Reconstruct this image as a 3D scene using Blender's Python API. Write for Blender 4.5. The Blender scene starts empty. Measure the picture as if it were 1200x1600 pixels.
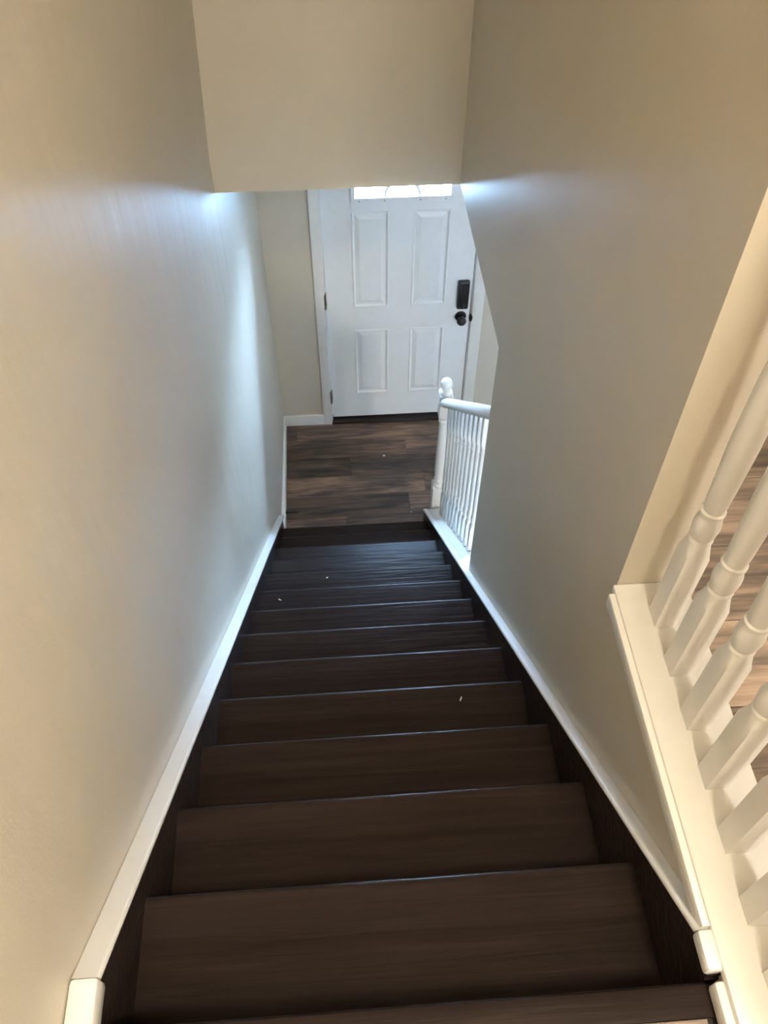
import bpy, bmesh, math, random
from mathutils import Vector, Matrix

random.seed(7)
scene = bpy.context.scene
COL = scene.collection

# ------------------------------------------------------------------ camera
F_PX, PITCH, YAW, ROLL = 1332.51, 0.890158, 0.070930, 0.002060
CAM = Vector((0.38007, -0.19505, 1.25036))
cp, sp, cy, sy = math.cos(PITCH), math.sin(PITCH), math.cos(YAW), math.sin(YAW)
fwd = Vector((sy * cp, cy * cp, -sp))
rgt = Vector((cy, -sy, 0.0))
upv = rgt.cross(fwd)
r2 = rgt * math.cos(ROLL) + upv * math.sin(ROLL)
u2 = upv * math.cos(ROLL) - rgt * math.sin(ROLL)
cam_data = bpy.data.cameras.new('camera')
cam_data.sensor_fit = 'VERTICAL'
cam_data.sensor_height = 24.0
cam_data.lens = F_PX * 24.0 / 1600.0
cam_data.clip_start = 0.02
cam = bpy.data.objects.new('camera', cam_data)
COL.objects.link(cam)
M = Matrix((r2, u2, -fwd)).transposed().to_4x4()
M.translation = CAM
cam.matrix_world = M
scene.camera = cam

# ------------------------------------------------------------------ world, exposure
SKY_STRENGTH = 120.0
world = bpy.data.worlds.new('sky')
world.use_nodes = True
bg = world.node_tree.nodes['Background']
bg.inputs['Color'].default_value = (0.41, 0.65, 1.0, 1)
bg.inputs['Strength'].default_value = SKY_STRENGTH
scene.world = world
LAMP_STRENGTH = 102.0          # ceiling lamp over the upper landing
FILL_LIVING_STRENGTH = 92.0         # unseen living room lamp added to light the door and lower railing
FILL_LIVING_POS = (1.9, 0.2, -0.323)
FILL_HALL_STRENGTH = 88.0         # unseen hall lamp added to light spindle faces, in place of window daylight
FILL_HALL_POS = (1.22, -1.75, 2.44)
LAMP_POS = (0.84, -0.65, 2.44)
vs = scene.view_settings
vs.view_transform = 'Standard'
vs.look = 'None'
vs.exposure = 1.58
vs.gamma = 1.0
vs.use_curve_mapping = False

# ------------------------------------------------------------------ dimensions (metres)
RISE, RUN = 0.19, 0.2105
SL = RISE / RUN                    # stair slope
XL, XR = 0.030, 0.815              # inner faces of the skirt boards
W, W2 = 0.834, 0.950               # right stairwell wall, both faces
YE = 0.593                         # end of that wall at the upper railing
YW = 1.648                         # its lower edge, where the lower railing starts
YB = 2.509                         # bulkhead face
YD = 3.744                         # front wall (door)
ZF = -2.680                        # lower floor
ZC = -0.323                        # lower ceiling
ZT = 2.44                          # upper ceiling
YBACK = -2.3                       # back wall
XLIV = 4.6                         # living room side wall
XHALL = 2.5                        # upper hall side wall
YHALL = 3.0

# ------------------------------------------------------------------ materials
def new_mat(name):
    m = bpy.data.materials.new(name)
    m.use_nodes = True
    nt = m.node_tree
    return m, nt, nt.nodes['Principled BSDF']

def N(nt, typ, **kw):
    n = nt.nodes.new(typ)
    for k, v in kw.items():
        if k in n.inputs:
            n.inputs[k].default_value = v
        else:
            setattr(n, k, v)
    return n

def coords(nt, scale=(1, 1, 1), kind='Object', loc=None):
    tc = N(nt, 'ShaderNodeTexCoord')
    mp = N(nt, 'ShaderNodeMapping')
    mp.inputs['Scale'].default_value = scale
    nt.links.new(tc.outputs[kind], mp.inputs['Vector'])
    return mp

def ramp(nt, fac, stops):
    r = N(nt, 'ShaderNodeValToRGB')
    els = r.color_ramp.elements
    while len(els) < len(stops):
        els.new(0.5)
    for e, (p, c) in zip(els, stops):
        e.position = p
        e.color = (*c, 1)
    nt.links.new(fac, r.inputs['Fac'])
    return r

def bump(nt, bsdf, height, strength, dist, prev=None):
    b = N(nt, 'ShaderNodeBump')
    b.inputs['Strength'].default_value = strength
    b.inputs['Distance'].default_value = dist
    nt.links.new(height, b.inputs['Height'])
    if prev:
        nt.links.new(prev.outputs['Normal'], b.inputs['Normal'])
    nt.links.new(b.outputs['Normal'], bsdf.inputs['Normal'])
    return b

def mat_wall(name, col, rough, streak):
    m, nt, b = new_mat(name)
    mp = coords(nt, (1, 1, 1))
    n1 = N(nt, 'ShaderNodeTexNoise', Scale=1.7, Detail=3.0)
    nt.links.new(mp.outputs['Vector'], n1.inputs['Vector'])
    c = ramp(nt, n1.outputs['Fac'], [(0.3, [v * 0.965 for v in col]), (0.7, [v * 1.03 for v in col])])
    nt.links.new(c.outputs['Color'], b.inputs['Base Color'])
    b.inputs['Roughness'].default_value = rough
    b.inputs['Specular IOR Level'].default_value = 0.5
    # roller stipple, and (old plaster) long shallow upright waves
    n2 = N(nt, 'ShaderNodeTexNoise', Scale=170.0, Detail=2.0)
    nt.links.new(mp.outputs['Vector'], n2.inputs['Vector'])
    b1 = bump(nt, b, n2.outputs['Fac'], 0.25, 0.0012)
    if streak:
        mp2 = coords(nt, (1.0, 7.0, 1.1))
        n3 = N(nt, 'ShaderNodeTexNoise', Scale=1.6, Detail=2.0, Roughness=0.45)
        nt.links.new(mp2.outputs['Vector'], n3.inputs['Vector'])
        bump(nt, b, n3.outputs['Fac'], streak, 0.02, b1)
    return m

def mat_plain(name, col, rough, spec=0.5, metal=0.0, noise=0.04, nscale=30.0, bstr=0.1):
    m, nt, b = new_mat(name)
    mp = coords(nt)
    n1 = N(nt, 'ShaderNodeTexNoise', Scale=nscale, Detail=3.0)
    nt.links.new(mp.outputs['Vector'], n1.inputs['Vector'])
    c = ramp(nt, n1.outputs['Fac'], [(0.3, [v * (1 - noise) for v in col]), (0.7, [min(1, v * (1 + noise)) for v in col])])
    nt.links.new(c.outputs['Color'], b.inputs['Base Color'])
    b.inputs['Roughness'].default_value = rough
    b.inputs['Specular IOR Level'].default_value = spec
    b.inputs['Metallic'].default_value = metal
    if bstr:
        bump(nt, b, n1.outputs['Fac'], bstr, 0.002)
    return m

def mat_stair(name):
    m, nt, b = new_mat(name)
    mp = coords(nt, (2.2, 26.0, 26.0), 'Generated')
    oi = N(nt, 'ShaderNodeObjectInfo')
    tc = coords(nt, (3.0, 55.0, 55.0))
    add = N(nt, 'ShaderNodeVectorMath', operation='ADD')
    mul = N(nt, 'ShaderNodeMath', operation='MULTIPLY')
    mul.inputs[1].default_value = 40.0
    nt.links.new(oi.outputs['Random'], mul.inputs[0])
    nt.links.new(tc.outputs['Vector'], add.inputs[0])
    nt.links.new(mul.outputs[0], add.inputs[1])
    n1 = N(nt, 'ShaderNodeTexNoise', Scale=1.0, Detail=4.0, Distortion=0.6)
    nt.links.new(add.outputs[0], n1.inputs['Vector'])
    c = ramp(nt, n1.outputs['Fac'], [(0.3, (0.0175, 0.0122, 0.0106)), (0.62, (0.0238, 0.0165, 0.0142)), (0.80, (0.034, 0.024, 0.0205))])
    nt.links.new(c.outputs['Color'], b.inputs['Base Color'])
    b.inputs['Roughness'].default_value = 0.32
    b.inputs['Specular IOR Level'].default_value = 0.06
    bump(nt, b, n1.outputs['Fac'], 0.5, 0.004)
    return m

def mat_plank(name, stops):
    m, nt, b = new_mat(name)
    oi = N(nt, 'ShaderNodeObjectInfo')
    tc = coords(nt, (1.9, 13.0, 1.0))
    add = N(nt, 'ShaderNodeVectorMath', operation='ADD')
    mul = N(nt, 'ShaderNodeMath', operation='MULTIPLY')
    mul.inputs[1].default_value = 60.0
    nt.links.new(oi.outputs['Random'], mul.inputs[0])
    nt.links.new(tc.outputs['Vector'], add.inputs[0])
    nt.links.new(mul.outputs[0], add.inputs[1])
    n0 = N(nt, 'ShaderNodeTexNoise', Scale=1.0, Detail=4.0, Roughness=0.6, Distortion=0.8)
    nt.links.new(add.outputs[0], n0.inputs['Vector'])
    fine = N(nt, 'ShaderNodeVectorMath', operation='MULTIPLY')
    fine.inputs[1].default_value = (2.6, 6.0, 1.0)
    nt.links.new(add.outputs[0], fine.inputs[0])
    n2 = N(nt, 'ShaderNodeTexNoise', Scale=1.0, Detail=4.0, Roughness=0.65)
    nt.links.new(fine.outputs[0], n2.inputs['Vector'])
    n1 = N(nt, 'ShaderNodeMix')
    n1.inputs[0].default_value = 0.42
    nt.links.new(n0.outputs['Fac'], n1.inputs[2])
    nt.links.new(n2.outputs['Fac'], n1.inputs[3])
    c1 = ramp(nt, n1.outputs[0], stops)
    # each plank a shade of its own
    vm = N(nt, 'ShaderNodeVectorMath', operation='MULTIPLY')
    nt.links.new(c1.outputs['Color'], vm.inputs[0])
    nt.links.new(oi.outputs['Color'], vm.inputs[1])
    nt.links.new(vm.outputs[0], b.inputs['Base Color'])
    b.inputs['Roughness'].default_value = 0.42
    b.inputs['Specular IOR Level'].default_value = 0.4
    bump(nt, b, n1.outputs[0], 0.15, 0.002)
    return m

def mat_glass(name):
    m = bpy.data.materials.new(name)
    m.use_nodes = True
    nt = m.node_tree
    nt.nodes.clear()
    out = N(nt, 'ShaderNodeOutputMaterial')
    tr = N(nt, 'ShaderNodeBsdfTransparent')
    tr.inputs['Color'].default_value = (0.96, 0.98, 0.98, 1)
    gl = N(nt, 'ShaderNodeBsdfGlossy', Roughness=0.02)
    fr = N(nt, 'ShaderNodeFresnel', IOR=1.45)
    mx = N(nt, 'ShaderNodeMixShader')
    nt.links.new(fr.outputs[0], mx.inputs['Fac'])
    nt.links.new(tr.outputs[0], mx.inputs[1])
    nt.links.new(gl.outputs[0], mx.inputs[2])
    nt.links.new(mx.outputs[0], out.inputs['Surface'])
    return m

def mat_emit(name, col, strength):
    m, nt, b = new_mat(name)
    b.inputs['Base Color'].default_value = (0.9, 0.88, 0.82, 1)
    b.inputs['Emission Color'].default_value = (*col, 1)
    b.inputs['Emission Strength'].default_value = strength
    return m

WALLC = (0.55, 0.50, 0.415)
M_WALL = mat_wall('taupe_wall_paint', WALLC, 0.38, 0.0)
M_WALL_L = mat_wall('taupe_wall_paint_wavy', WALLC, 0.39, 0.19)
M_CEIL = mat_plain('white_ceiling_paint', (0.78, 0.77, 0.74), 0.8, 0.3)
M_WHITE = mat_plain('white_trim_paint', (0.73, 0.715, 0.68), 0.30, 0.5, noise=0.02)
M_DOOR = mat_plain('white_door_paint', (0.78, 0.79, 0.80), 0.36, 0.5, noise=0.015)
M_STAIR = mat_stair('dark_brown_stair_paint')
M_PLANK = mat_plank('walnut_vinyl_plank', [(0.34, (0.030, 0.021, 0.017)), (0.46, (0.078, 0.050, 0.036)), (0.54, (0.165, 0.098, 0.062)), (0.68, (0.260, 0.165, 0.108))])
M_PLANK_UP = mat_plank('pale_vinyl_plank', [(0.34, (0.075, 0.060, 0.053)), (0.46, (0.150, 0.118, 0.100)), (0.54, (0.260, 0.195, 0.155)), (0.68, (0.380, 0.285, 0.220))])  # paler, greyer copy of the plank colours for hall and landing
M_SUB = mat_plain('subfloor', (0.03, 0.025, 0.02), 0.8, 0.2)
M_BLACK = mat_plain('matte_black_hardware', (0.012, 0.012, 0.013), 0.38, 0.5)
M_KEYS = mat_plain('dark_glass_keypad', (0.006, 0.006, 0.008), 0.15, 0.5, bstr=0)
M_DARK = mat_plain('dark_threshold', (0.018, 0.014, 0.012), 0.5, 0.4)
M_METAL = mat_plain('satin_nickel_hinge', (0.42, 0.40, 0.36), 0.38, 0.5, metal=1.0)
M_GLASS = mat_glass('window_glass')
M_GROUND = mat_plain('pale_concrete_drive', (0.66, 0.67, 0.68), 0.9, 0.2, noise=0.08, nscale=3.0)
M_CHIP = mat_plain('plaster_chip', (0.62, 0.58, 0.52), 0.7, 0.3)
M_LAMP = mat_emit('lamp_glass', (1.0, 0.875, 0.66), LAMP_STRENGTH)

M_FILL_LIVING = mat_emit('living_fill_glass', (1.0, 0.91, 0.79), FILL_LIVING_STRENGTH)
M_FILL_HALL = mat_emit('hall_fill_glass', (1.0, 0.93, 0.84), FILL_HALL_STRENGTH)

# ------------------------------------------------------------------ mesh helpers
def link_mesh(name, bm, mat, parent=None, smooth=False, loc=None):
    bmesh.ops.recalc_face_normals(bm, faces=bm.faces)
    me = bpy.data.meshes.new(name)
    bm.to_mesh(me)
    bm.free()
    if mat:
        me.materials.append(mat)
    if smooth:
        for p in me.polygons:
            p.use_smooth = True
        if smooth != 'all':
            me.set_sharp_from_angle(angle=math.radians(38))
    o = bpy.data.objects.new(name, me)
    COL.objects.link(o)
    if parent:
        o.parent = parent
    if loc:
        o.location = loc
    return o

def add_box(bm, x0, x1, y0, y1, z0, z1, bev=0.0, seg=2):
    r = bmesh.ops.create_cube(bm, size=1.0)
    vs_ = r['verts']
    bmesh.ops.scale(bm, vec=(x1 - x0, y1 - y0, z1 - z0), verts=vs_)
    bmesh.ops.translate(bm, vec=((x0 + x1) / 2, (y0 + y1) / 2, (z0 + z1) / 2), verts=vs_)
    if bev:
        ed = list({e for v in vs_ for e in v.link_edges})
        bmesh.ops.bevel(bm, geom=ed, offset=bev, segments=seg, affect='EDGES', profile=0.5)

def box(name, mat, x0, x1, y0, y1, z0, z1, bev=0.0, parent=None, seg=2):
    bm = bmesh.new()
    add_box(bm, x0, x1, y0, y1, z0, z1, bev, seg)
    return link_mesh(name, bm, mat, parent, smooth=bool(bev))

def prism(name, mat, pts, axis, a0, a1, parent=None, bev=0.0, seg=2, smooth=False):
    """pts: outline in the two other axes (order x,y,z without `axis`), pushed from a0 to a1 along axis."""
    bm = bmesh.new()
    def mk(p, a):
        l = list(p)
        l.insert(axis, a)
        return bm.verts.new(l)
    A = [mk(p, a0) for p in pts]
    B = [mk(p, a1) for p in pts]
    bm.faces.new(A)
    bm.faces.new(list(reversed(B)))
    n = len(pts)
    for i in range(n):
        bm.faces.new((A[i], B[i], B[(i + 1) % n], A[(i + 1) % n]))
    if bev:
        bmesh.ops.recalc_face_normals(bm, faces=bm.faces)
        bmesh.ops.bevel(bm, geom=list(bm.edges), offset=bev, segments=seg, affect='EDGES', profile=0.5)
    return link_mesh(name, bm, mat, parent, smooth=smooth or bool(bev))

def sweep(name, mat, section, p0, p1, parent=None, smooth=True):
    """section: (x, up) outline; swept in the y-z plane from p0=(y,z) to p1, ends cut plumb."""
    bm = bmesh.new()
    A = [bm.verts.new((x, p0[0], p0[1] + u)) for x, u in section]
    B = [bm.verts.new((x, p1[0], p1[1] + u)) for x, u in section]
    n = len(section)
    bm.faces.new(A)
    bm.faces.new(list(reversed(B)))
    for i in range(n):
        bm.faces.new((A[i], B[i], B[(i + 1) % n], A[(i + 1) % n]))
    return link_mesh(name, bm, mat, parent, smooth=smooth)

def wall_holes(name, mat, axis, a0, a1, us, vs_, holes, parent=None):
    """slab across `axis` from a0 to a1; grid of us x vs cells, holes = set of (i, j) left open; one connected mesh."""
    bm = bmesh.new()
    V = {}
    def v(i, j, k):
        if (i, j, k) not in V:
            l = [us[i], vs_[j]]
            l.insert(axis, (a0, a1)[k])
            V[i, j, k] = bm.verts.new(l)
        return V[i, j, k]
    solid = {(i, j) for i in range(len(us) - 1) for j in range(len(vs_) - 1)} - set(holes)
    for i, j in solid:
        for k in (0, 1):
            bm.faces.new((v(i, j, k), v(i + 1, j, k), v(i + 1, j + 1, k), v(i, j + 1, k)))
        for (di, dj, e) in ((-1, 0, ((i, j), (i, j + 1))), (1, 0, ((i + 1, j), (i + 1, j + 1))), (0, -1, ((i, j), (i + 1, j))), (0, 1, ((i, j + 1), (i + 1, j + 1)))):
            if (i + di, j + dj) not in solid:
                bm.faces.new((v(*e[0], 0), v(*e[1], 0), v(*e[1], 1), v(*e[0], 1)))
    return link_mesh(name, bm, mat, parent)

def add_lathe(bm, prof, c=(0, 0), seg=16, axis=2):
    """prof: [(radius, height)]; axis 2 = upright, axis 1 = pointing along y"""
    rings = []
    for r, h in prof:
        ring = []
        for s in range(seg):
            a = 2 * math.pi * s / seg
            if axis == 2:
                co = (c[0] + r * math.cos(a), c[1] + r * math.sin(a), h)
            else:
                co = (c[0] + r * math.cos(a), h, c[1] + r * math.sin(a))
            ring.append(bm.verts.new(co))
        rings.append(ring)
    for a, b in zip(rings, rings[1:]):
        for s in range(seg):
            bm.faces.new((a[s], a[(s + 1) % seg], b[(s + 1) % seg], b[s]))
    bm.faces.new(rings[0])
    bm.faces.new(rings[-1])

def struct(o, **kw):
    o['kind'] = 'structure'
    for k, v in kw.items():
        o[k] = v
    return o

def tag(o, label, cat, group=None):
    o['label'] = label
    o['category'] = cat
    if group:
        o['group'] = group
    return o

def empty(name, loc):
    o = bpy.data.objects.new(name, None)
    o.empty_display_size = 0.1
    COL.objects.link(o)
    o.location = loc
    return o

def adopt(parent, *objs):
    for o in objs:
        o.parent = parent
        o.matrix_parent_inverse = Matrix.Translation(-parent.location)
    return objs[0] if objs else None

def nose(y):                       # height of the line through the tread nosings
    return -SL * y

# ------------------------------------------------------------------ walls, floors, ceilings
def sm(a, b, x):
    t = max(0.0, min(1.0, (x - a) / (b - a)))
    return t * t * (3 - 2 * t)

# left wall: one long plaster surface, a little bowed
bm = bmesh.new()
ys = [YBACK - 0.12 + i * (YD + 0.12 - YBACK) / 120 for i in range(121)]
zs = [ZF - 0.2 + j * (ZT + 0.05 - ZF + 0.2) / 90 for j in range(91)]
grid = []
for y in ys:
    row = []
    for z in zs:
        dx = 0.016 * sm(2.3, 3.6, y)
        lean = sm(0.9, 2.4, y) * (1 - sm(2.6, 3.2, y))
        dx += lean * (-0.008 * sm(-1.6, -0.5, z) + 0.052 * max(0.0, min(0.75, z + 0.20)))
        row.append(bm.verts.new((dx, y, z)))
    grid.append(row)
for i in range(120):
    for j in range(90):
        bm.faces.new((grid[i][j], grid[i + 1][j], grid[i + 1][j + 1], grid[i][j + 1]))
back = [bm.verts.new((-0.12, ys[i], zs[j])) for i, j in ((0, 0), (120, 0), (120, 90), (0, 90))]
bm.faces.new(back)
bm.faces.new([grid[i][0] for i in range(121)] + [back[1], back[0]])
bm.faces.new([grid[i][90] for i in range(121)] + [back[2], back[3]])
bm.faces.new([grid[0][j] for j in range(91)] + [back[3], back[0]])
bm.faces.new([grid[120][j] for j in range(91)] + [back[2], back[1]])
struct(link_mesh('wall_left', bm, M_WALL_L, smooth=True))

# right wall of the stairwell: ends at the upper railing, stops above the lower opening, knee wall below the lower railing
Z_KNEE = 0.062
pts = [(YBACK, ZF - 0.05), (2.765, ZF - 0.05), (2.765, nose(2.765) + Z_KNEE), (YW, nose(YW) + Z_KNEE), (YW, ZC), (YB, ZC), (YB, ZT),
       (YE, ZT), (YE, 0.030), (YBACK, 0.030)]
struct(prism('wall_right', M_WALL, pts, 0, W, W2))
# bulkhead over the bottom of the stairs
struct(box('wall_bulkhead', M_WALL, -0.06, W, YB, YB + 0.11, ZC, ZT))
# lower ceiling = floor structure of the storey above
struct(prism('ceiling_lower', M_CEIL, [(-0.1, YB + 0.11), (W2, YB + 0.11), (W2, YBACK), (XLIV + 0.1, YBACK), (XLIV + 0.1, YD + 0.12), (-0.1, YD + 0.12)], 2, ZC, -0.022))
# a strip of soffit under the bulkhead and the wall over the opening
struct(box('ceiling_upper', M_CEIL, -0.1, XHALL + 0.1, YBACK - 0.1, YHALL + 0.1, ZT, ZT + 0.1))
# front wall with openings for the door and the living room window
DX0, DX1, DZ1 = 0.305, 1.180, -0.585
struct(wall_holes('wall_front', M_WALL, 1, YD, YD + 0.13, [-0.12, DX0, DX1, 2.00, 3.40, XLIV + 0.1], [ZF - 0.2, ZF, -1.85, -0.72, DZ1, ZC + 0.1, 0.0],
                  {(1, 1), (1, 2), (1, 3), (3, 2)}))
# living room shell
struct(box('wall_living_side', M_WALL, XLIV, XLIV + 0.12, YBACK, YD, ZF - 0.1, ZC))
struct(box('wall_living_back', M_WALL, W2, XLIV, YBACK - 0.12, YBACK, ZF, ZC))
# upper hall shell
struct(box('wall_back', M_WALL, 0.0, XHALL, YBACK - 0.12, YBACK, -0.022, ZT))
struct(box('wall_hall_side', M_WALL, XHALL, XHALL + 0.12, YBACK, YHALL, -0.022, ZT))
struct(box('wall_hall_end', M_WALL, W2, XHALL, YHALL, YHALL + 0.12, -0.022, ZT))
struct(box('wall_hall_return', M_WALL, W, W2, YB, YHALL, -0.022, ZT))

# ------------------------------------------------------------------ floors, plank by plank
def plank_mesh(L, Wd, mat, T=0.008):
    bm = bmesh.new()
    c, g = 0.0012, 0.0007
    xs, ys_ = L / 2 - g, Wd / 2 - g
    lo = [bm.verts.new((sx * xs, sy_ * ys_, 0)) for sx, sy_ in ((-1, -1), (1, -1), (1, 1), (-1, 1))]
    mid = [bm.verts.new((sx * xs, sy_ * ys_, T - c)) for sx, sy_ in ((-1, -1), (1, -1), (1, 1), (-1, 1))]
    top = [bm.verts.new((sx * (xs - c), sy_ * (ys_ - c), T)) for sx, sy_ in ((-1, -1), (1, -1), (1, 1), (-1, 1))]
    bm.faces.new(list(reversed(lo)))
    bm.faces.new(top)
    for a, b in ((lo, mid), (mid, top)):
        for i in range(4):
            bm.faces.new((a[i], a[(i + 1) % 4], b[(i + 1) % 4], b[i]))
    bmesh.ops.recalc_face_normals(bm, faces=bm.faces)
    me = bpy.data.meshes.new('plank')
    bm.to_mesh(me)
    bm.free()
    me.materials.append(mat)
    return me

PW, PL = 0.158, 1.22
_pm = {}
def lay_planks(parent, x0, x1, rows, z, joints, mat=M_PLANK, shades={}, gain=1.0):
    """rows: [(y0, y1)]; joints: {row: first joint x}"""
    for k, (ya, yb) in enumerate(rows):
        j = joints.get(k, x0 + (0.37 + 0.41 * k) % 1.0 * PL)
        while j > x0 + 0.05:
            j -= PL
        xa, n_ = j, 0
        while xa < x1 - 0.01:
            a, b = max(xa, x0), min(xa + PL, x1)
            if b - a > 0.03:
                key = (round(b - a, 4), round(yb - ya, 4), mat)
                if key not in _pm:
                    _pm[key] = plank_mesh(*key)
                o = bpy.data.objects.new('plank', _pm[key])
                COL.objects.link(o)
                o.location = ((a + b) / 2, (ya + yb) / 2, z)
                o.parent = parent
                sh_ = shades[k][n_] if k in shades and n_ < len(shades[k]) else random.uniform(0.42, 1.12)
                sh_ *= gain
                o.color = (sh_, sh_ * 0.99, sh_ * 0.97, 1)
                n_ += 1
            xa += PL

fl = struct(box('floor', M_SUB, -0.05, XLIV + 0.05, YBACK, YD + 0.12, ZF - 0.12, ZF - 0.008))
edges = [3.752, 3.597, 3.438, 3.279, 3.121, 2.961, 2.802, 2.644, 2.486]
rows = [(edges[i + 1], edges[i]) for i in range(len(edges) - 1)]
lay_planks(fl, 0.004, 2.3, rows[:6], ZF - 0.008, {0: 0.097, 1: 0.78, 2: 0.425, 3: -0.35, 4: 0.762, 5: 0.383},
           shades={0: [0.5, 1.05, 0.8], 1: [0.72, 1.0], 2: [0.42, 0.58], 3: [1.1, 0.9], 4: [0.46, 1.15], 5: [0.9, 0.5]})
y = 2.802
rows2 = []
while y > 0.6:
    rows2.append((y - PW, y))
    y -= PW
lay_planks(fl, W2 + 0.004, 2.3, rows2, ZF - 0.008, {})

hf = struct(box('floor_hall', M_SUB, W2, XHALL, YBACK, YHALL, -0.021, -0.008))
rows3, y = [], 1.485
while y > -0.8:
    rows3.append((y - PW, y))
    y -= PW
lay_planks(hf, W2 + 0.006, XHALL, rows3, -0.008, {}, M_PLANK_UP, gain=1.25)
lf = struct(box('floor_landing', M_SUB, 0.0, W, YBACK, -0.041, -0.30, -0.008))
rows4 = [(-0.041 - PW * (i + 1), -0.041 - PW * i) for i in range(9)]
lay_planks(lf, 0.040, 0.806, rows4, -0.008, {0: 0.42}, M_PLANK_UP, gain=1.25)

# ------------------------------------------------------------------ staircase
st = empty('staircase', (0.42, 1.4, ZF))
parts = []
NT = 13
def tread_mesh():
    """front edge at y=0, top at z=0"""
    bm = bmesh.new()
    x0, x1 = XL, XR
    D, T, R = RUN + 0.026, 0.028, 0.011
    prof = [(-D, -T), (-D, 0.0), (-R, 0.0)]
    for a in (30, 60, 90):
        t = math.radians(a)
        prof.append((-R + R * math.sin(t), -R + R * math.cos(t)))
    prof += [(0.0, -T + R)]
    for a in (30, 60, 90):
        t = math.radians(a)
        prof.append((-R + R * math.cos(t), -T + R - R * math.sin(t)))
    NX = 1
    A = [bm.verts.new((x0 - 0.42, p[0], p[1])) for p in prof]
    B = [bm.verts.new((x1 - 0.42, p[0], p[1])) for p in prof]
    n = len(prof)
    bm.faces.new(A)
    bm.faces.new(list(reversed(B)))
    for i in range(n):
        bm.faces.new((A[i], B[i], B[(i + 1) % n], A[(i + 1) % n]))
    return bm
t0 = link_mesh('tread', tread_mesh(), M_STAIR, smooth=True)
bm = bmesh.new()
add_box(bm, XL - 0.42, XR - 0.42, -0.018, 0.0, -RISE, -0.027)
r0 = link_mesh('riser', bm, M_STAIR)
for k in range(1, NT + 1):
    o = t0 if k == 1 else t0.copy()
    if k > 1:
        COL.objects.link(o)
    o.parent = st
    o.location = (0.0, k * RUN - 1.4, -k * RISE - ZF)
for k in range(0, NT + 1):
    o = r0 if k == 0 else r0.copy()
    if k > 0:
        COL.objects.link(o)
    o.parent = st
    o.location = (0.0, k * RUN - 0.026 - 1.4, -k * RISE - ZF)
# nosing board at the edge of the landing
bm = bmesh.new()
prof = [(-0.041, -0.028), (-0.041, 0.0), (-0.012, 0.002), (-0.004, -0.001), (0.0, -0.008), (0.0, -0.020), (-0.004, -0.026), (-0.010, -0.028)]
A = [bm.verts.new((0.004, p[0], p[1] + 0.002)) for p in prof]
B = [bm.verts.new((0.829, p[0], p[1] + 0.002)) for p in prof]
bm.faces.new(A)
bm.faces.new(list(reversed(B)))
for i in range(len(prof)):
    j = (i + 1) % len(prof)
    bm.faces.new((A[i], B[i], B[j], A[j]))
adopt(st, link_mesh('landing_nosing', bm, M_STAIR, smooth=True))
# skirt boards, dark painted, down both sides
YS_END = 2.775
H0 = 0.066
for (xa, xb, zl) in ((0.002, XL, 0.0035), (XR, W - 0.001, 0.0155)):
    ytop = 0.052
    pts = [(0.0005, -0.20), (0.0005, 0.0025), (0.0035, 0.0025), (0.0035, zl), (ytop, zl), (ytop, nose(ytop) + H0), (YS_END, nose(YS_END) + H0), (YS_END, ZF), (2.45, ZF)]
    o = prism('skirt_board', M_STAIR, pts, 0, xa, xb)
    adopt(st, o)
tag(st, 'long dark brown painted wooden staircase descending to the front door', 'staircase')

# white caps on top of the skirt boards
def cap_section(x0, x1, t=0.017, r=0.005, side=1):
    """rounded on the stair side; side=1: stair side is +x"""
    pts = [(x0, 0), (x1 - r * 0.6, 0)]
    for a in (-60, -20, 20, 60):
        pts.append((x1 - r + r * math.cos(math.radians(a)) , t / 2 + (t / 2) * math.sin(math.radians(a))))
    pts += [(x1 - r, t), (x0, t)]
    if side < 0:
        pts = [(x0 + x1 - p[0], p[1]) for p in pts]
    return pts
tl = struct(sweep('trim_1', M_WHITE, cap_section(0.001, 0.036), (0.052, nose(0.052) + H0), (2.82, nose(2.82) + H0)), label='sloping white trim along the left wall above the stairs')
tr = struct(sweep('trim_2', M_WHITE, cap_section(0.810, W - 0.0005, side=-1), (0.054, nose(0.054) + H0), (2.79, nose(2.79) + H0)), label='sloping white trim along the right side of the stairs')
# short level pieces at the landing
struct(box('trim_3', M_WHITE, 0.001, 0.038, -0.60, 0.051, 0.004, 0.046, 0.006))
struct(box('trim_4', M_WHITE, 0.808, W - 0.001, 0.004, 0.053, 0.016, 0.044, 0.005))
struct(box('trim_5', M_WHITE, 0.814, W - 0.001, -0.60, -0.006, 0.003, 0.036, 0.006))

# ------------------------------------------------------------------ baseboards on the lower floor
struct(box('baseboard_left', M_WHITE, 0.004, 0.030, 2.80, YD - 0.012, ZF, ZF + 0.085, 0.005))
struct(box('baseboard_front', M_WHITE, 0.018, 0.272, YD - 0.014, YD, ZF, ZF + 0.085, 0.004))
struct(box('baseboard_living', M_WHITE, 1.235, XLIV, YD - 0.014, YD, ZF, ZF + 0.085, 0.004))

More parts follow.
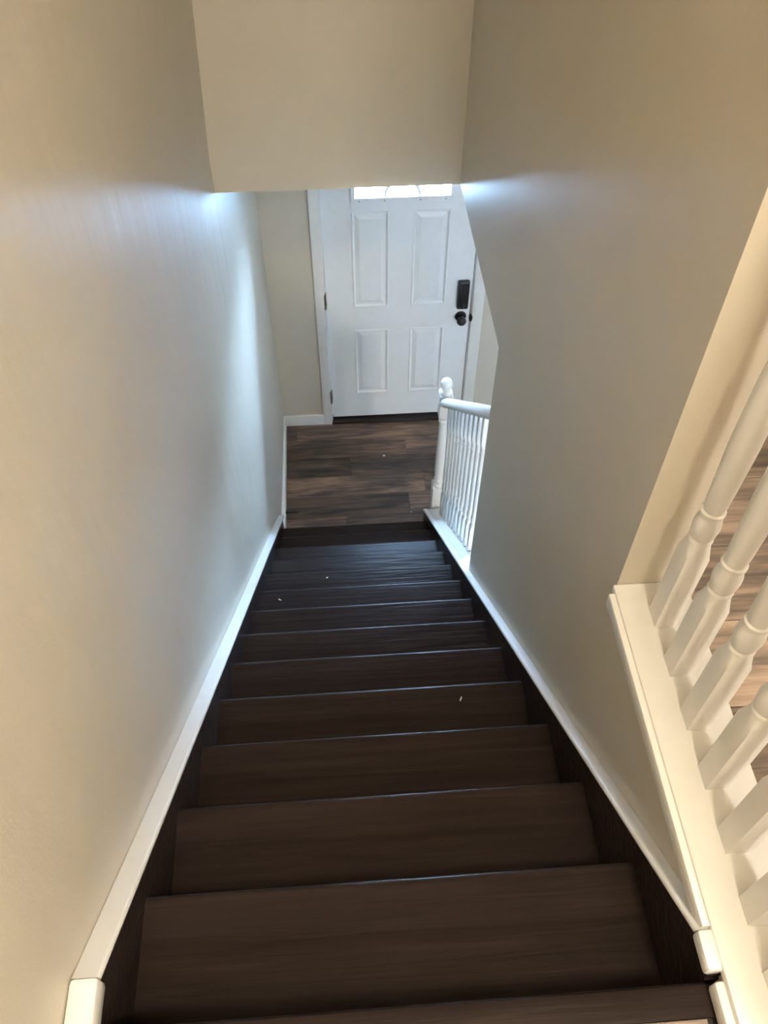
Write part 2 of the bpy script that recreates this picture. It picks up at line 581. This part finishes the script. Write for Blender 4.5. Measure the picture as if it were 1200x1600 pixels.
# ------------------------------------------------------------------ front door
dr = empty('door_1', (0.743, YD, ZF))
struct(dr, label='white four-panel front door with a fanlight and black lock')
LX0, LX1, LZ0, LZ1 = 0.333, 1.153, -2.632, -0.600
GX0, GX1, GZ0, GZ1 = 0.506, 0.998, -1.098, -0.790
PX = ((0.485, 0.683), (0.809, 1.006))
PZ = ((-2.436, -1.938), (-1.777, -1.181))
leaf = wall_holes('door_leaf', M_DOOR, 1, YD + 0.006, YD + 0.048, [LX0, PX[0][0], GX0, PX[0][1], PX[1][0], GX1, PX[1][1], LX1],
                  [LZ0, PZ[0][0], PZ[0][1], PZ[1][0], PZ[1][1], GZ0, GZ1, LZ1], {(i, j) for i in (1, 2, 4, 5) for j in (1, 3)} | {(2, 5), (3, 5), (4, 5)})
adopt(dr, leaf)
panels = [(xa, xb, za, zb) for xa, xb in PX for za, zb in PZ]
def raised_panel(x0, x1, z0, z1):
    """outer bead, sunk groove, sloped field, flat centre; closed at the back"""
    bm = bmesh.new()
    y = YD + 0.006
    steps = [(0.0, 0.040), (0.0, 0.0), (0.002, -0.0035), (0.007, -0.0040), (0.010, 0.0), (0.012, 0.0075), (0.018, 0.0085), (0.040, 0.0008), (0.044, 0.0)]
    rings = []
    for d, h in steps:
        rings.append([bm.verts.new(c) for c in ((x0 + d, y + h, z0 + d), (x1 - d, y + h, z0 + d), (x1 - d, y + h, z1 - d), (x0 + d, y + h, z1 - d))])
    for a, b in zip(rings, rings[1:]):
        for i in range(4):
            bm.faces.new((a[i], a[(i + 1) % 4], b[(i + 1) % 4], b[i]))
    bm.faces.new(rings[-1])
    bm.faces.new(rings[0])
    return link_mesh('door_panel', bm, M_DOOR)
for p in panels:
    adopt(dr, raised_panel(*p))
# fanlight: arched frame, glass, sunburst bars
def fan_outline(x0, x1, z0, zs_, zt, n=18):
    pts = [(x0, z0), (x1, z0), (x1, zs_)]
    cx, rx, rz = (x0 + x1) / 2, (x1 - x0) / 2, zt - zs_
    for i in range(1, n):
        a = math.pi * i / n
        pts.append((cx + rx * math.cos(a), zs_ + rz * math.sin(a)))
    pts.append((x0, zs_))
    return pts
def ring_prism(name, mat, outer, inner, y0, y1, ymid=None):
    bm = bmesh.new()
    n = len(outer)
    O0 = [bm.verts.new((p[0], y1, p[1])) for p in outer]
    O1 = [bm.verts.new((p[0], y0, p[1])) for p in outer]
    I1 = [bm.verts.new((p[0], y0, p[1])) for p in inner]
    I0 = [bm.verts.new((p[0], y1, p[1])) for p in inner]
    for a, b in ((O0, O1), (O1, I1), (I1, I0), (I0, O0)):
        for i in range(n):
            j = (i + 1) % n
            bm.faces.new((a[i], a[j], b[j], b[i]))
    return link_mesh(name, bm, mat)
# solid corners between rectangular cut-out and arch, then the raised frame
inner = fan_outline(0.508, 0.996, -1.096, -0.95, -0.815)
outer = fan_outline(0.488, 1.018, -1.130, -0.95, -0.785)
fr_ = ring_prism('fanlight_frame', M_DOOR, outer, inner, YD - 0.008, YD + 0.055)
adopt(dr, fr_)
for s, xe in ((1, GX0), (-1, GX1)):
    pts = [(xe, GZ1), (xe, -0.95)]
    for i in range(0, 10):
        a = math.pi / 2 * i / 9
        pts.append((0.752 - s * 0.244 * math.cos(a), -0.95 + 0.135 * math.sin(a)))
    pts.append((0.752, GZ1))
    adopt(dr, prism('fanlight_corner', M_DOOR, pts, 1, YD + 0.008, YD + 0.046))
gl = prism('fanlight_glass', M_GLASS, inner, 1, YD + 0.024, YD + 0.028)
adopt(dr, gl)
FC, FZ = 0.751, -1.100
def arc_bar(r, w, a0, a1, n=14):
    bm = bmesh.new()
    rings = []
    for i in range(n + 1):
        a = math.radians(a0 + (a1 - a0) * i / n)
        ring = []
        for rr, yy in ((r - w, YD + 0.020), (r - w * 0.5, YD + 0.002), (r + w * 0.5, YD + 0.002), (r + w, YD + 0.020), (r + w, YD + 0.030), (r - w, YD + 0.030)):
            ring.append(bm.verts.new((FC + rr * math.cos(a), yy, FZ + rr * math.sin(a))))
        rings.append(ring)
    for a, b in zip(rings, rings[1:]):
        for i in range(6):
            bm.faces.new((a[i], a[(i + 1) % 6], b[(i + 1) % 6], b[i]))
    bm.faces.new(rings[0])
    bm.faces.new(rings[-1])
    return link_mesh('fanlight_bar', bm, M_DOOR, smooth=True)
adopt(dr, arc_bar(0.090, 0.0110, 0, 180))
for a in (38, 90, 142):
    ca, sa = math.cos(math.radians(a)), math.sin(math.radians(a))
    L1 = min(0.245 / max(abs(ca), 0.01), 0.30) if a != 90 else 0.285
    if a != 90:
        L1 = 0.275
    bm = bmesh.new()
    w = 0.0100
    add_box(bm, 0.090, L1, YD + 0.003, YD + 0.030, -w, w, 0.003, 1)
    bmesh.ops.rotate(bm, verts=bm.verts, cent=(0, 0, 0), matrix=Matrix.Rotation(-math.radians(a), 3, 'Y'))
    bmesh.ops.translate(bm, verts=bm.verts, vec=(FC, 0, FZ))
    adopt(dr, link_mesh('fanlight_bar', bm, M_DOOR, smooth=True))
for x in (0.530, 0.660, 0.842, 0.972):
    bm = bmesh.new()
    add_lathe(bm, [(0.0045, YD - 0.0085), (0.0040, YD - 0.0100), (0.001, YD - 0.0108)], (x, -1.113), 8, axis=1)
    adopt(dr, link_mesh('frame_plug', bm, M_METAL))
# jamb, stops, casing
jx0, jx1 = LX0 - 0.004, LX1 + 0.004
adopt(dr, box('door_jamb', M_WHITE, DX0, jx0, YD - 0.001, YD + 0.128, ZF, LZ1 + 0.004), box('door_jamb', M_WHITE, jx1, DX1, YD - 0.001, YD + 0.128, ZF, LZ1 + 0.004),
      box('door_head', M_WHITE, DX0, DX1, YD - 0.001, YD + 0.128, LZ1 + 0.004, DZ1))
adopt(dr, box('door_stop_strip', M_WHITE, jx0 - 0.001, jx0 + 0.018, YD + 0.050, YD + 0.075, ZF + 0.03, LZ1), box('door_stop_strip', M_WHITE, jx1 - 0.018, jx1 + 0.001, YD + 0.050, YD + 0.075, ZF + 0.03, LZ1))
for (a, b) in ((0.270, 0.326), (1.161, 1.226)):
    o = box('door_casing', M_WHITE, a, b, YD - 0.016, YD, ZF, LZ1 + 0.065, 0.005)
    adopt(dr, o)
adopt(dr, box('door_casing', M_WHITE, 0.270, 1.226, YD - 0.015, YD, LZ1 + 0.010, LZ1 + 0.066, 0.005))
adopt(dr, box('threshold', M_DARK, DX0 + 0.018, DX1 - 0.018, YD - 0.020, YD + 0.125, ZF, ZF + 0.024, 0.004))
adopt(dr, box('door_sweep', M_DARK, LX0 + 0.002, LX1 - 0.002, YD + 0.008, YD + 0.044, ZF + 0.024, LZ0 - 0.001))
# hinges
for z in (-1.718, -2.448, -0.86):
    bm = bmesh.new()
    for i in range(5):
        za = z - 0.050 + i * 0.0202
        add_lathe(bm, [(0.0055, za), (0.0062, za + 0.001), (0.0062, za + 0.018), (0.0055, za + 0.019)], (0.3295, YD - 0.003), 10)
    add_lathe(bm, [(0.004, z - 0.053), (0.0045, z - 0.05), (0.0045, z + 0.051), (0.003, z + 0.055)], (0.3295, YD - 0.003), 10)
    add_box(bm, 0.3295, 0.335, YD + 0.000, YD + 0.0055, z - 0.050, z + 0.050)
    add_box(bm, 0.322, 0.3295, YD - 0.018, YD - 0.004, z - 0.050, z + 0.050)
    o = link_mesh('hinge', bm, M_METAL, smooth=True)
    adopt(dr, o)
# keypad deadbolt
LY = YD + 0.006
kp = box('keypad_lock', M_BLACK, 1.071, 1.136, LY - 0.030, LY, -1.803, -1.617, 0.009, seg=3)
adopt(dr, kp)
scr = box('key_panel', M_KEYS, 1.079, 1.128, LY - 0.0325, LY - 0.029, -1.745, -1.627, 0.001)
scr.parent = kp
bm = bmesh.new()
for cx_, cz_ in ((1.1035, -1.775),):
    add_lathe(bm, [(0.015, LY - 0.030), (0.015, LY - 0.034), (0.013, LY - 0.036)], (cx_, cz_), 18, axis=1)
    add_box(bm, cx_ - 0.0035, cx_ + 0.0035, LY - 0.047, LY - 0.035, cz_ - 0.013, cz_ + 0.013, 0.002, 1)
tt = link_mesh('thumb_turn', bm, M_BLACK, smooth=True)
tt.parent = kp
# knob
KX, KZ = 1.101, -1.868
bm = bmesh.new()
add_lathe(bm, [(0.033, LY), (0.033, LY - 0.006), (0.029, LY - 0.010), (0.012, LY - 0.012), (0.0105, LY - 0.026), (0.013, LY - 0.033), (0.024, LY - 0.039),
               (0.0275, LY - 0.048), (0.0275, LY - 0.055), (0.023, LY - 0.063), (0.012, LY - 0.067), (0.003, LY - 0.068)], (KX, KZ), 24, axis=1)
adopt(dr, link_mesh('door_knob', bm, M_BLACK, smooth=True))
bm = bmesh.new()
add_lathe(bm, [(0.024, YD - 0.006), (0.024, YD - 0.0175), (0.020, YD - 0.0185)], (1.158, KZ - 0.002), 20, axis=1)
bmesh.ops.scale(bm, verts=bm.verts, vec=(0.42, 1, 1.0), space=Matrix.Translation((-1.158, 0, 0)))
adopt(dr, link_mesh('strike_plate', bm, M_BLACK, smooth=True))

# ------------------------------------------------------------------ living room windows (out of the picture, they light the stairs)
def window(name, axis, a, u0, u1, v0, v1):
    root = empty(name, (a, (u0 + u1) / 2, v0) if axis == 0 else ((u0 + u1) / 2, a, v0))
    struct(root)
    t = 0.045
    us_ = [u0, u0 + t, (u0 + u1) / 2 - 0.02, (u0 + u1) / 2 + 0.02, u1 - t, u1]
    vv = [v0, v0 + t, (v0 + v1) / 2 - 0.018, (v0 + v1) / 2 + 0.018, v1 - t, v1]
    f = wall_holes('window_frame', M_WHITE, axis, a + 0.03, a + 0.09, us_, vv, {(1, 1), (1, 3), (3, 1), (3, 3)})
    adopt(root, f)
    for i in (1, 3):
        for j in (1, 3):
            g = wall_holes('pane', M_GLASS, axis, a + 0.058, a + 0.062, [us_[i], us_[i + 1]], [vv[j], vv[j + 1]], set())
            adopt(root, g)
    if axis == 1:
        ys0 = (a - 0.05, a + 0.03) if a > 0 else (a + 0.09, a + 0.17)
        adopt(root, box('window_sill', M_WHITE, u0 - 0.05, u1 + 0.05, ys0[0], ys0[1], v0 - 0.025, v0, 0.004))
    else:
        adopt(root, box('window_sill', M_WHITE, a - 0.05, a + 0.03, u0 - 0.05, u1 + 0.05, v0 - 0.025, v0, 0.004))
window('window_1', 1, YD, 2.00, 3.40, -1.85, -0.72)
# light portals for the sky in the two openings
def portal(name, loc, rot, sx, sy_):
    l = bpy.data.lights.new(name, 'AREA')
    l.shape = 'RECTANGLE'
    l.size, l.size_y = sx, sy_
    l.cycles.is_portal = True
    o = bpy.data.objects.new(name, l)
    COL.objects.link(o)
    o.location = loc
    o.rotation_euler = rot
    return o
portal('sky_portal', (2.70, YD + 0.14, -1.285), (math.radians(-90), 0, 0), 1.4, 1.13)
portal('sky_portal', (0.752, YD + 0.06, -0.955), (math.radians(-90), 0, 0), 0.49, 0.29)
struct(box('ground', M_GROUND, -12, 16, YD + 0.14, 24, -3.1, -3.0))

# ------------------------------------------------------------------ balusters
def baluster_mesh(H, base, top, hw, rb, slope=0.0, straight=False):
    """square foot, turned shaft, square head; foot and head cut to `slope` (dz/dy)"""
    bm = bmesh.new()
    def block(z0, z1, s0, s1, cham0, cham1):
        A, B = [], []
        for sx, sy_ in ((-1, -1), (1, -1), (1, 1), (-1, 1)):
            A.append(bm.verts.new((sx * hw, sy_ * hw, z0 + s0 * sy_ * hw)))
            B.append(bm.verts.new((sx * hw, sy_ * hw, z1 + s1 * sy_ * hw)))
        bm.faces.new(list(reversed(A)))
        bm.faces.new(B)
        for i in range(4):
            bm.faces.new((A[i], A[(i + 1) % 4], B[(i + 1) % 4], B[i]))
    # foot block with shoulder turned round
    def shoulder(z, d, s):
        """square to round transition; d=+1 going up"""
        n = 24
        rings = []
        for (q, dz) in ((0.0, 0.0), (0.4, 0.006), (0.75, 0.012), (1.0, 0.016)):
            ring = []
            for i in range(n):
                a = 2 * math.pi * i / n
                c_, s_ = math.cos(a), math.sin(a)
                k = hw / max(abs(c_), abs(s_))
                rr = rb * 0.90
                R_ = k * (1 - q) + rr * q
                # corners fall away in a curve, flats rise to the neck
                drop = (k - hw) / (hw * 0.414) * 0.018 * (1 - q)
                ring.append(bm.verts.new((R_ * c_, R_ * s_, z + d * (dz - drop * 0.9))))
            rings.append(ring)
        for a, b in zip(rings, rings[1:]):
            for i in range(n):
                bm.faces.new((a[i], a[(i + 1) % n], b[(i + 1) % n], b[i]))
        return rings[0]
    def sq_to(z_end, s_end, ring):
        n = len(ring)
        lo = []
        for v in ring:
            lo.append(bm.verts.new((v.co.x, v.co.y, z_end + s_end * v.co.y)))
        for i in range(n):
            bm.faces.new((lo[i], lo[(i + 1) % n], ring[(i + 1) % n], ring[i]))
        bm.faces.new(lo)
    r1 = shoulder(base, 1, 0)
    sq_to(0.0, slope, r1)
    r2_ = shoulder(H - top, -1, 0)
    sq_to(H, slope, r2_)
    zb, zt = base + 0.014, H - top - 0.014
    L = zt - zb
    prof = [(rb * 0.86, zb), (rb * 1.0, zb + 0.003), (rb * 1.0, zb + 0.007), (rb * 0.88, zb + 0.010), (rb * 1.02, zb + 0.020), (rb * 1.10, zb + 0.032), (rb * 1.06, zb + 0.044),
            (rb * 0.88, zb + 0.056), (rb * 0.84, zb + 0.060), (rb * 0.98, zb + 0.063), (rb * 0.98, zb + 0.068), (rb * 0.84, zb + 0.071), (rb * 0.90, zb + 0.090), (rb * 1.06, zb + 0.20),
            (rb * 1.02, zb + 0.30)]
    if straight:
        prof = prof[:12] + [(rb * 0.94, zb + 0.085), (rb * 0.96, zb + 0.16)]
    prof = [p for p in prof if p[1] < zt - 0.10]
    q = 0.92 if straight else 0.80
    prof += [(rb * q, zt - 0.065), (rb * (q - 0.02), zt - 0.045), (rb * 0.95, zt - 0.040), (rb * 0.95, zt - 0.034), (rb * 0.80, zt - 0.030), (rb * 0.98, zt - 0.016), (rb * 0.86, zt)]
    add_lathe(bm, prof, (0, 0), 20)
    return bm

# upper railing beside the landing
ur = empty('upper_railing', (0.89, 0.20, 0.03))
sill = box('base_rail', M_WHITE, 0.8265, W2 + 0.003, -0.75, YE - 0.001, 0.0305, 0.0475, 0.003)
adopt(ur, sill)
adopt(ur, box('apron_strip', M_WHITE, 0.8165, W - 0.0005, 0.056, 0.578, 0.012, 0.0425, 0.003))
UB = link_mesh('baluster', baluster_mesh(0.852, 0.200, 0.17, 0.0180, 0.0185), M_WHITE, smooth=True)
for i in range(9):
    o = UB if i == 0 else UB.copy()
    if i:
        COL.objects.link(o)
    o.parent = ur
    o.location = (0.892 - 0.89, 0.522 - 0.0905 * i - 0.20, 0.047 - 0.03)
rail_sec = [(-0.030, 0.016), (-0.031, 0.030), (-0.027, 0.044), (-0.014, 0.056), (0.0, 0.059), (0.014, 0.056), (0.027, 0.044), (0.031, 0.030), (0.030, 0.016),
            (0.022, 0.012), (0.020, 0.000), (-0.020, 0.000), (-0.022, 0.012)]
adopt(ur, sweep('handrail', M_WHITE, [(0.892 + a, b) for a, b in rail_sec], (-0.75, 0.897), (YE, 0.897)))
tag(ur, 'white upper railing with turned spindles beside the top of the stairs', 'railing')

# lower railing down to the floor
lr = empty('lower_railing', (0.892, 2.30, ZF))
Z_SHOE, Z_RAIL = 0.084, 0.862
adopt(lr, sweep('base_rail', M_WHITE, [(W + 0.0005, -0.021), (W2 + 0.002, -0.021), (W2 + 0.002, -0.003), (W2 - 0.002, 0.0), (W + 0.004, 0.0), (W + 0.0005, -0.003)],
                (YW + 0.001, nose(YW) + Z_SHOE), (2.768, nose(2.768) + Z_SHOE)))
adopt(lr, sweep('handrail', M_WHITE, [(0.892 + a, b) for a, b in rail_sec], (YW + 0.001, nose(YW) + Z_RAIL), (2.785, nose(2.785) + Z_RAIL)))
LB = link_mesh('baluster', baluster_mesh(Z_RAIL - Z_SHOE, 0.175, 0.135, 0.0165, 0.0160, -SL, True), M_WHITE, smooth=True)
NB = 10
for i in range(NB):
    o = LB if i == 0 else LB.copy()
    if i:
        COL.objects.link(o)
    y = 1.895 + (2.610 - 1.895) * i / (NB - 1)
    o.parent = lr
    o.location = (0.0, y - 2.30, nose(y) + Z_SHOE - ZF)
# slanted spacers between the feet
for i in range(NB + 1):
    ya = 1.895 + (2.610 - 1.895) * (i - 1) / (NB - 1) + 0.0168
    yb = 1.895 + (2.610 - 1.895) * i / (NB - 1) - 0.0168
    if i == 0:
        ya = YW + 0.004
    if i == NB:
        yb = 2.764
    adopt(lr, sweep('spacer_strip', M_WHITE, [(0.892 - 0.0165, 0.0), (0.892 + 0.0165, 0.0), (0.892 + 0.0165, 0.006), (0.892 - 0.0165, 0.006)],
                    (ya, nose(ya) + Z_SHOE), (yb, nose(yb) + Z_SHOE)))
# newel post
NY = 2.808
bm = bmesh.new()
hw = 0.0375
add_box(bm, 0.892 - hw, 0.892 + hw, NY - hw, NY + hw, ZF, -2.250, 0.004, 2)
nb = link_mesh('newel_base', bm, M_WHITE, smooth=True)
bm = bmesh.new()
add_lathe(bm, [(0.034, -2.252), (0.036, -2.244), (0.034, -2.236), (0.026, -2.228), (0.026, -2.220), (0.030, -2.210), (0.030, -2.203), (0.025, -2.195), (0.029, -2.12), (0.028, -2.02),
               (0.0225, -1.80), (0.0215, -1.775), (0.027, -1.768), (0.027, -1.758), (0.022, -1.750), (0.024, -1.738), (0.030, -1.728)], (0.892, NY), 24)
ns = link_mesh('newel_shaft', bm, M_WHITE, smooth=True)
bm = bmesh.new()
add_box(bm, 0.892 - 0.032, 0.892 + 0.032, NY - 0.032, NY + 0.032, -1.730, -1.580, 0.005, 2)
nh = link_mesh('newel_head', bm, M_WHITE, smooth=True)
bm = bmesh.new()
add_lathe(bm, [(0.030, -1.582), (0.031, -1.574), (0.022, -1.566), (0.017, -1.560), (0.020, -1.555), (0.026, -1.544), (0.0295, -1.530), (0.029, -1.516), (0.024, -1.503), (0.014, -1.496), (0.002, -1.494)], (0.892, NY), 24)
nf = link_mesh('newel_finial', bm, M_WHITE, smooth=True)
adopt(lr, nb, ns, nh, nf)
tag(lr, 'white lower railing with newel post near the front door', 'railing')

# ------------------------------------------------------------------ small things
# black spring door stop screwed to the left baseboard
ds = empty('door_stop', (0.030, 2.972, ZF + 0.052))
bm = bmesh.new()
add_lathe(bm, [(0.011, 0.0), (0.011, 0.004), (0.008, 0.007)], (0, 0), 14)
b0 = link_mesh('stop_base', bm, M_BLACK, smooth=True)
bm = bmesh.new()
pr_ = [(0.005, 0.006)]
for i in range(14):
    z = 0.007 + i * 0.0034
    pr_ += [(0.0065, z), (0.0050, z + 0.0017)]
add_lathe(bm, pr_, (0, 0), 12)
b1 = link_mesh('spring', bm, M_BLACK, smooth=True)
bm = bmesh.new()
add_lathe(bm, [(0.006, 0.053), (0.0085, 0.055), (0.0085, 0.066), (0.006, 0.070), (0.001, 0.071)], (0, 0), 14)
b2 = link_mesh('rubber_tip', bm, M_BLACK, smooth=True)
for b_ in (b0, b1, b2):
    b_.parent = ds
ds.rotation_euler = (0, math.radians(90), 0)
tag(ds, 'small black spring door stop on the left baseboard', 'door stop')

def chip(name, loc, size, rot, label):
    bm = bmesh.new()
    rnd = random.Random(int(loc[1] * 1000))
    n = 7
    lo, hi = [], []
    for i in range(n):
        a = 2 * math.pi * i / n
        r = rnd.uniform(0.7, 1.1)
        x, y = size[0] * r * math.cos(a), size[1] * r * math.sin(a)
        lo.append(bm.verts.new((x, y, 0)))
        hi.append(bm.verts.new((x * 0.8, y * 0.8, size[2] * rnd.uniform(0.7, 1.3))))
    bm.faces.new(lo)
    bm.faces.new(hi)
    for i in range(n):
        bm.faces.new((lo[i], lo[(i + 1) % n], hi[(i + 1) % n], hi[i]))
    o = link_mesh(name, bm, M_CHIP)
    o.location = loc
    o.rotation_euler = (0, 0, rot)
    return tag(o, label, 'debris')
chip('paint_chip', (0.650, 0.797, -4 * RISE + 0.0002), (0.008, 0.0025, 0.002), 1.2, 'tiny white chip lying on the right half of a dark middle tread')
chip('paint_chip', (0.286, 1.857, -9 * RISE + 0.0002), (0.006, 0.004, 0.003), 0.6, 'tiny pale crumb left of centre on a lower tread')
chip('paint_chip', (0.107, 1.636, -8 * RISE + 0.0002), (0.009, 0.003, 0.001), -0.6, 'thin grey paint curl near the left end of a lower tread')
chip('paint_chip', (0.637, 3.432, ZF + 0.0002), (0.010, 0.006, 0.003), 0.5, 'tiny white crumb on the plank floor before the front door')
chip('paint_chip', (0.765, 2.969, ZF + 0.0002), (0.005, 0.005, 0.003), 0.1, 'tiny pale crumb on the plank floor beside the newel post')

# ------------------------------------------------------------------ ceiling lamps (out of the picture): over the landing, plus two added fills in hall and living room
def ceiling_lamp(pos, mat, label):
    cl = empty('ceiling_lamp', pos)
    bm = bmesh.new()
    add_lathe(bm, [(0.17, 0.0), (0.17, -0.015), (0.155, -0.025)], (0, 0), 32)
    link_mesh('lamp_base', bm, M_METAL, cl, smooth=True)
    bm = bmesh.new()
    add_lathe(bm, [(0.15, -0.024), (0.147, -0.05), (0.13, -0.075), (0.09, -0.095), (0.04, -0.103), (0.005, -0.105)], (0, 0), 32)
    link_mesh('lamp_shade', bm, mat, cl, smooth=True)
    return tag(cl, label, 'lamp')
ceiling_lamp(LAMP_POS, M_LAMP, 'round flush ceiling lamp glowing warm over the upper landing')
ceiling_lamp(FILL_HALL_POS, M_FILL_HALL, 'added unseen round ceiling lamp lighting the upper spindles from the hall')
ceiling_lamp(FILL_LIVING_POS, M_FILL_LIVING, 'added unseen round ceiling lamp lighting the door and lower railing')
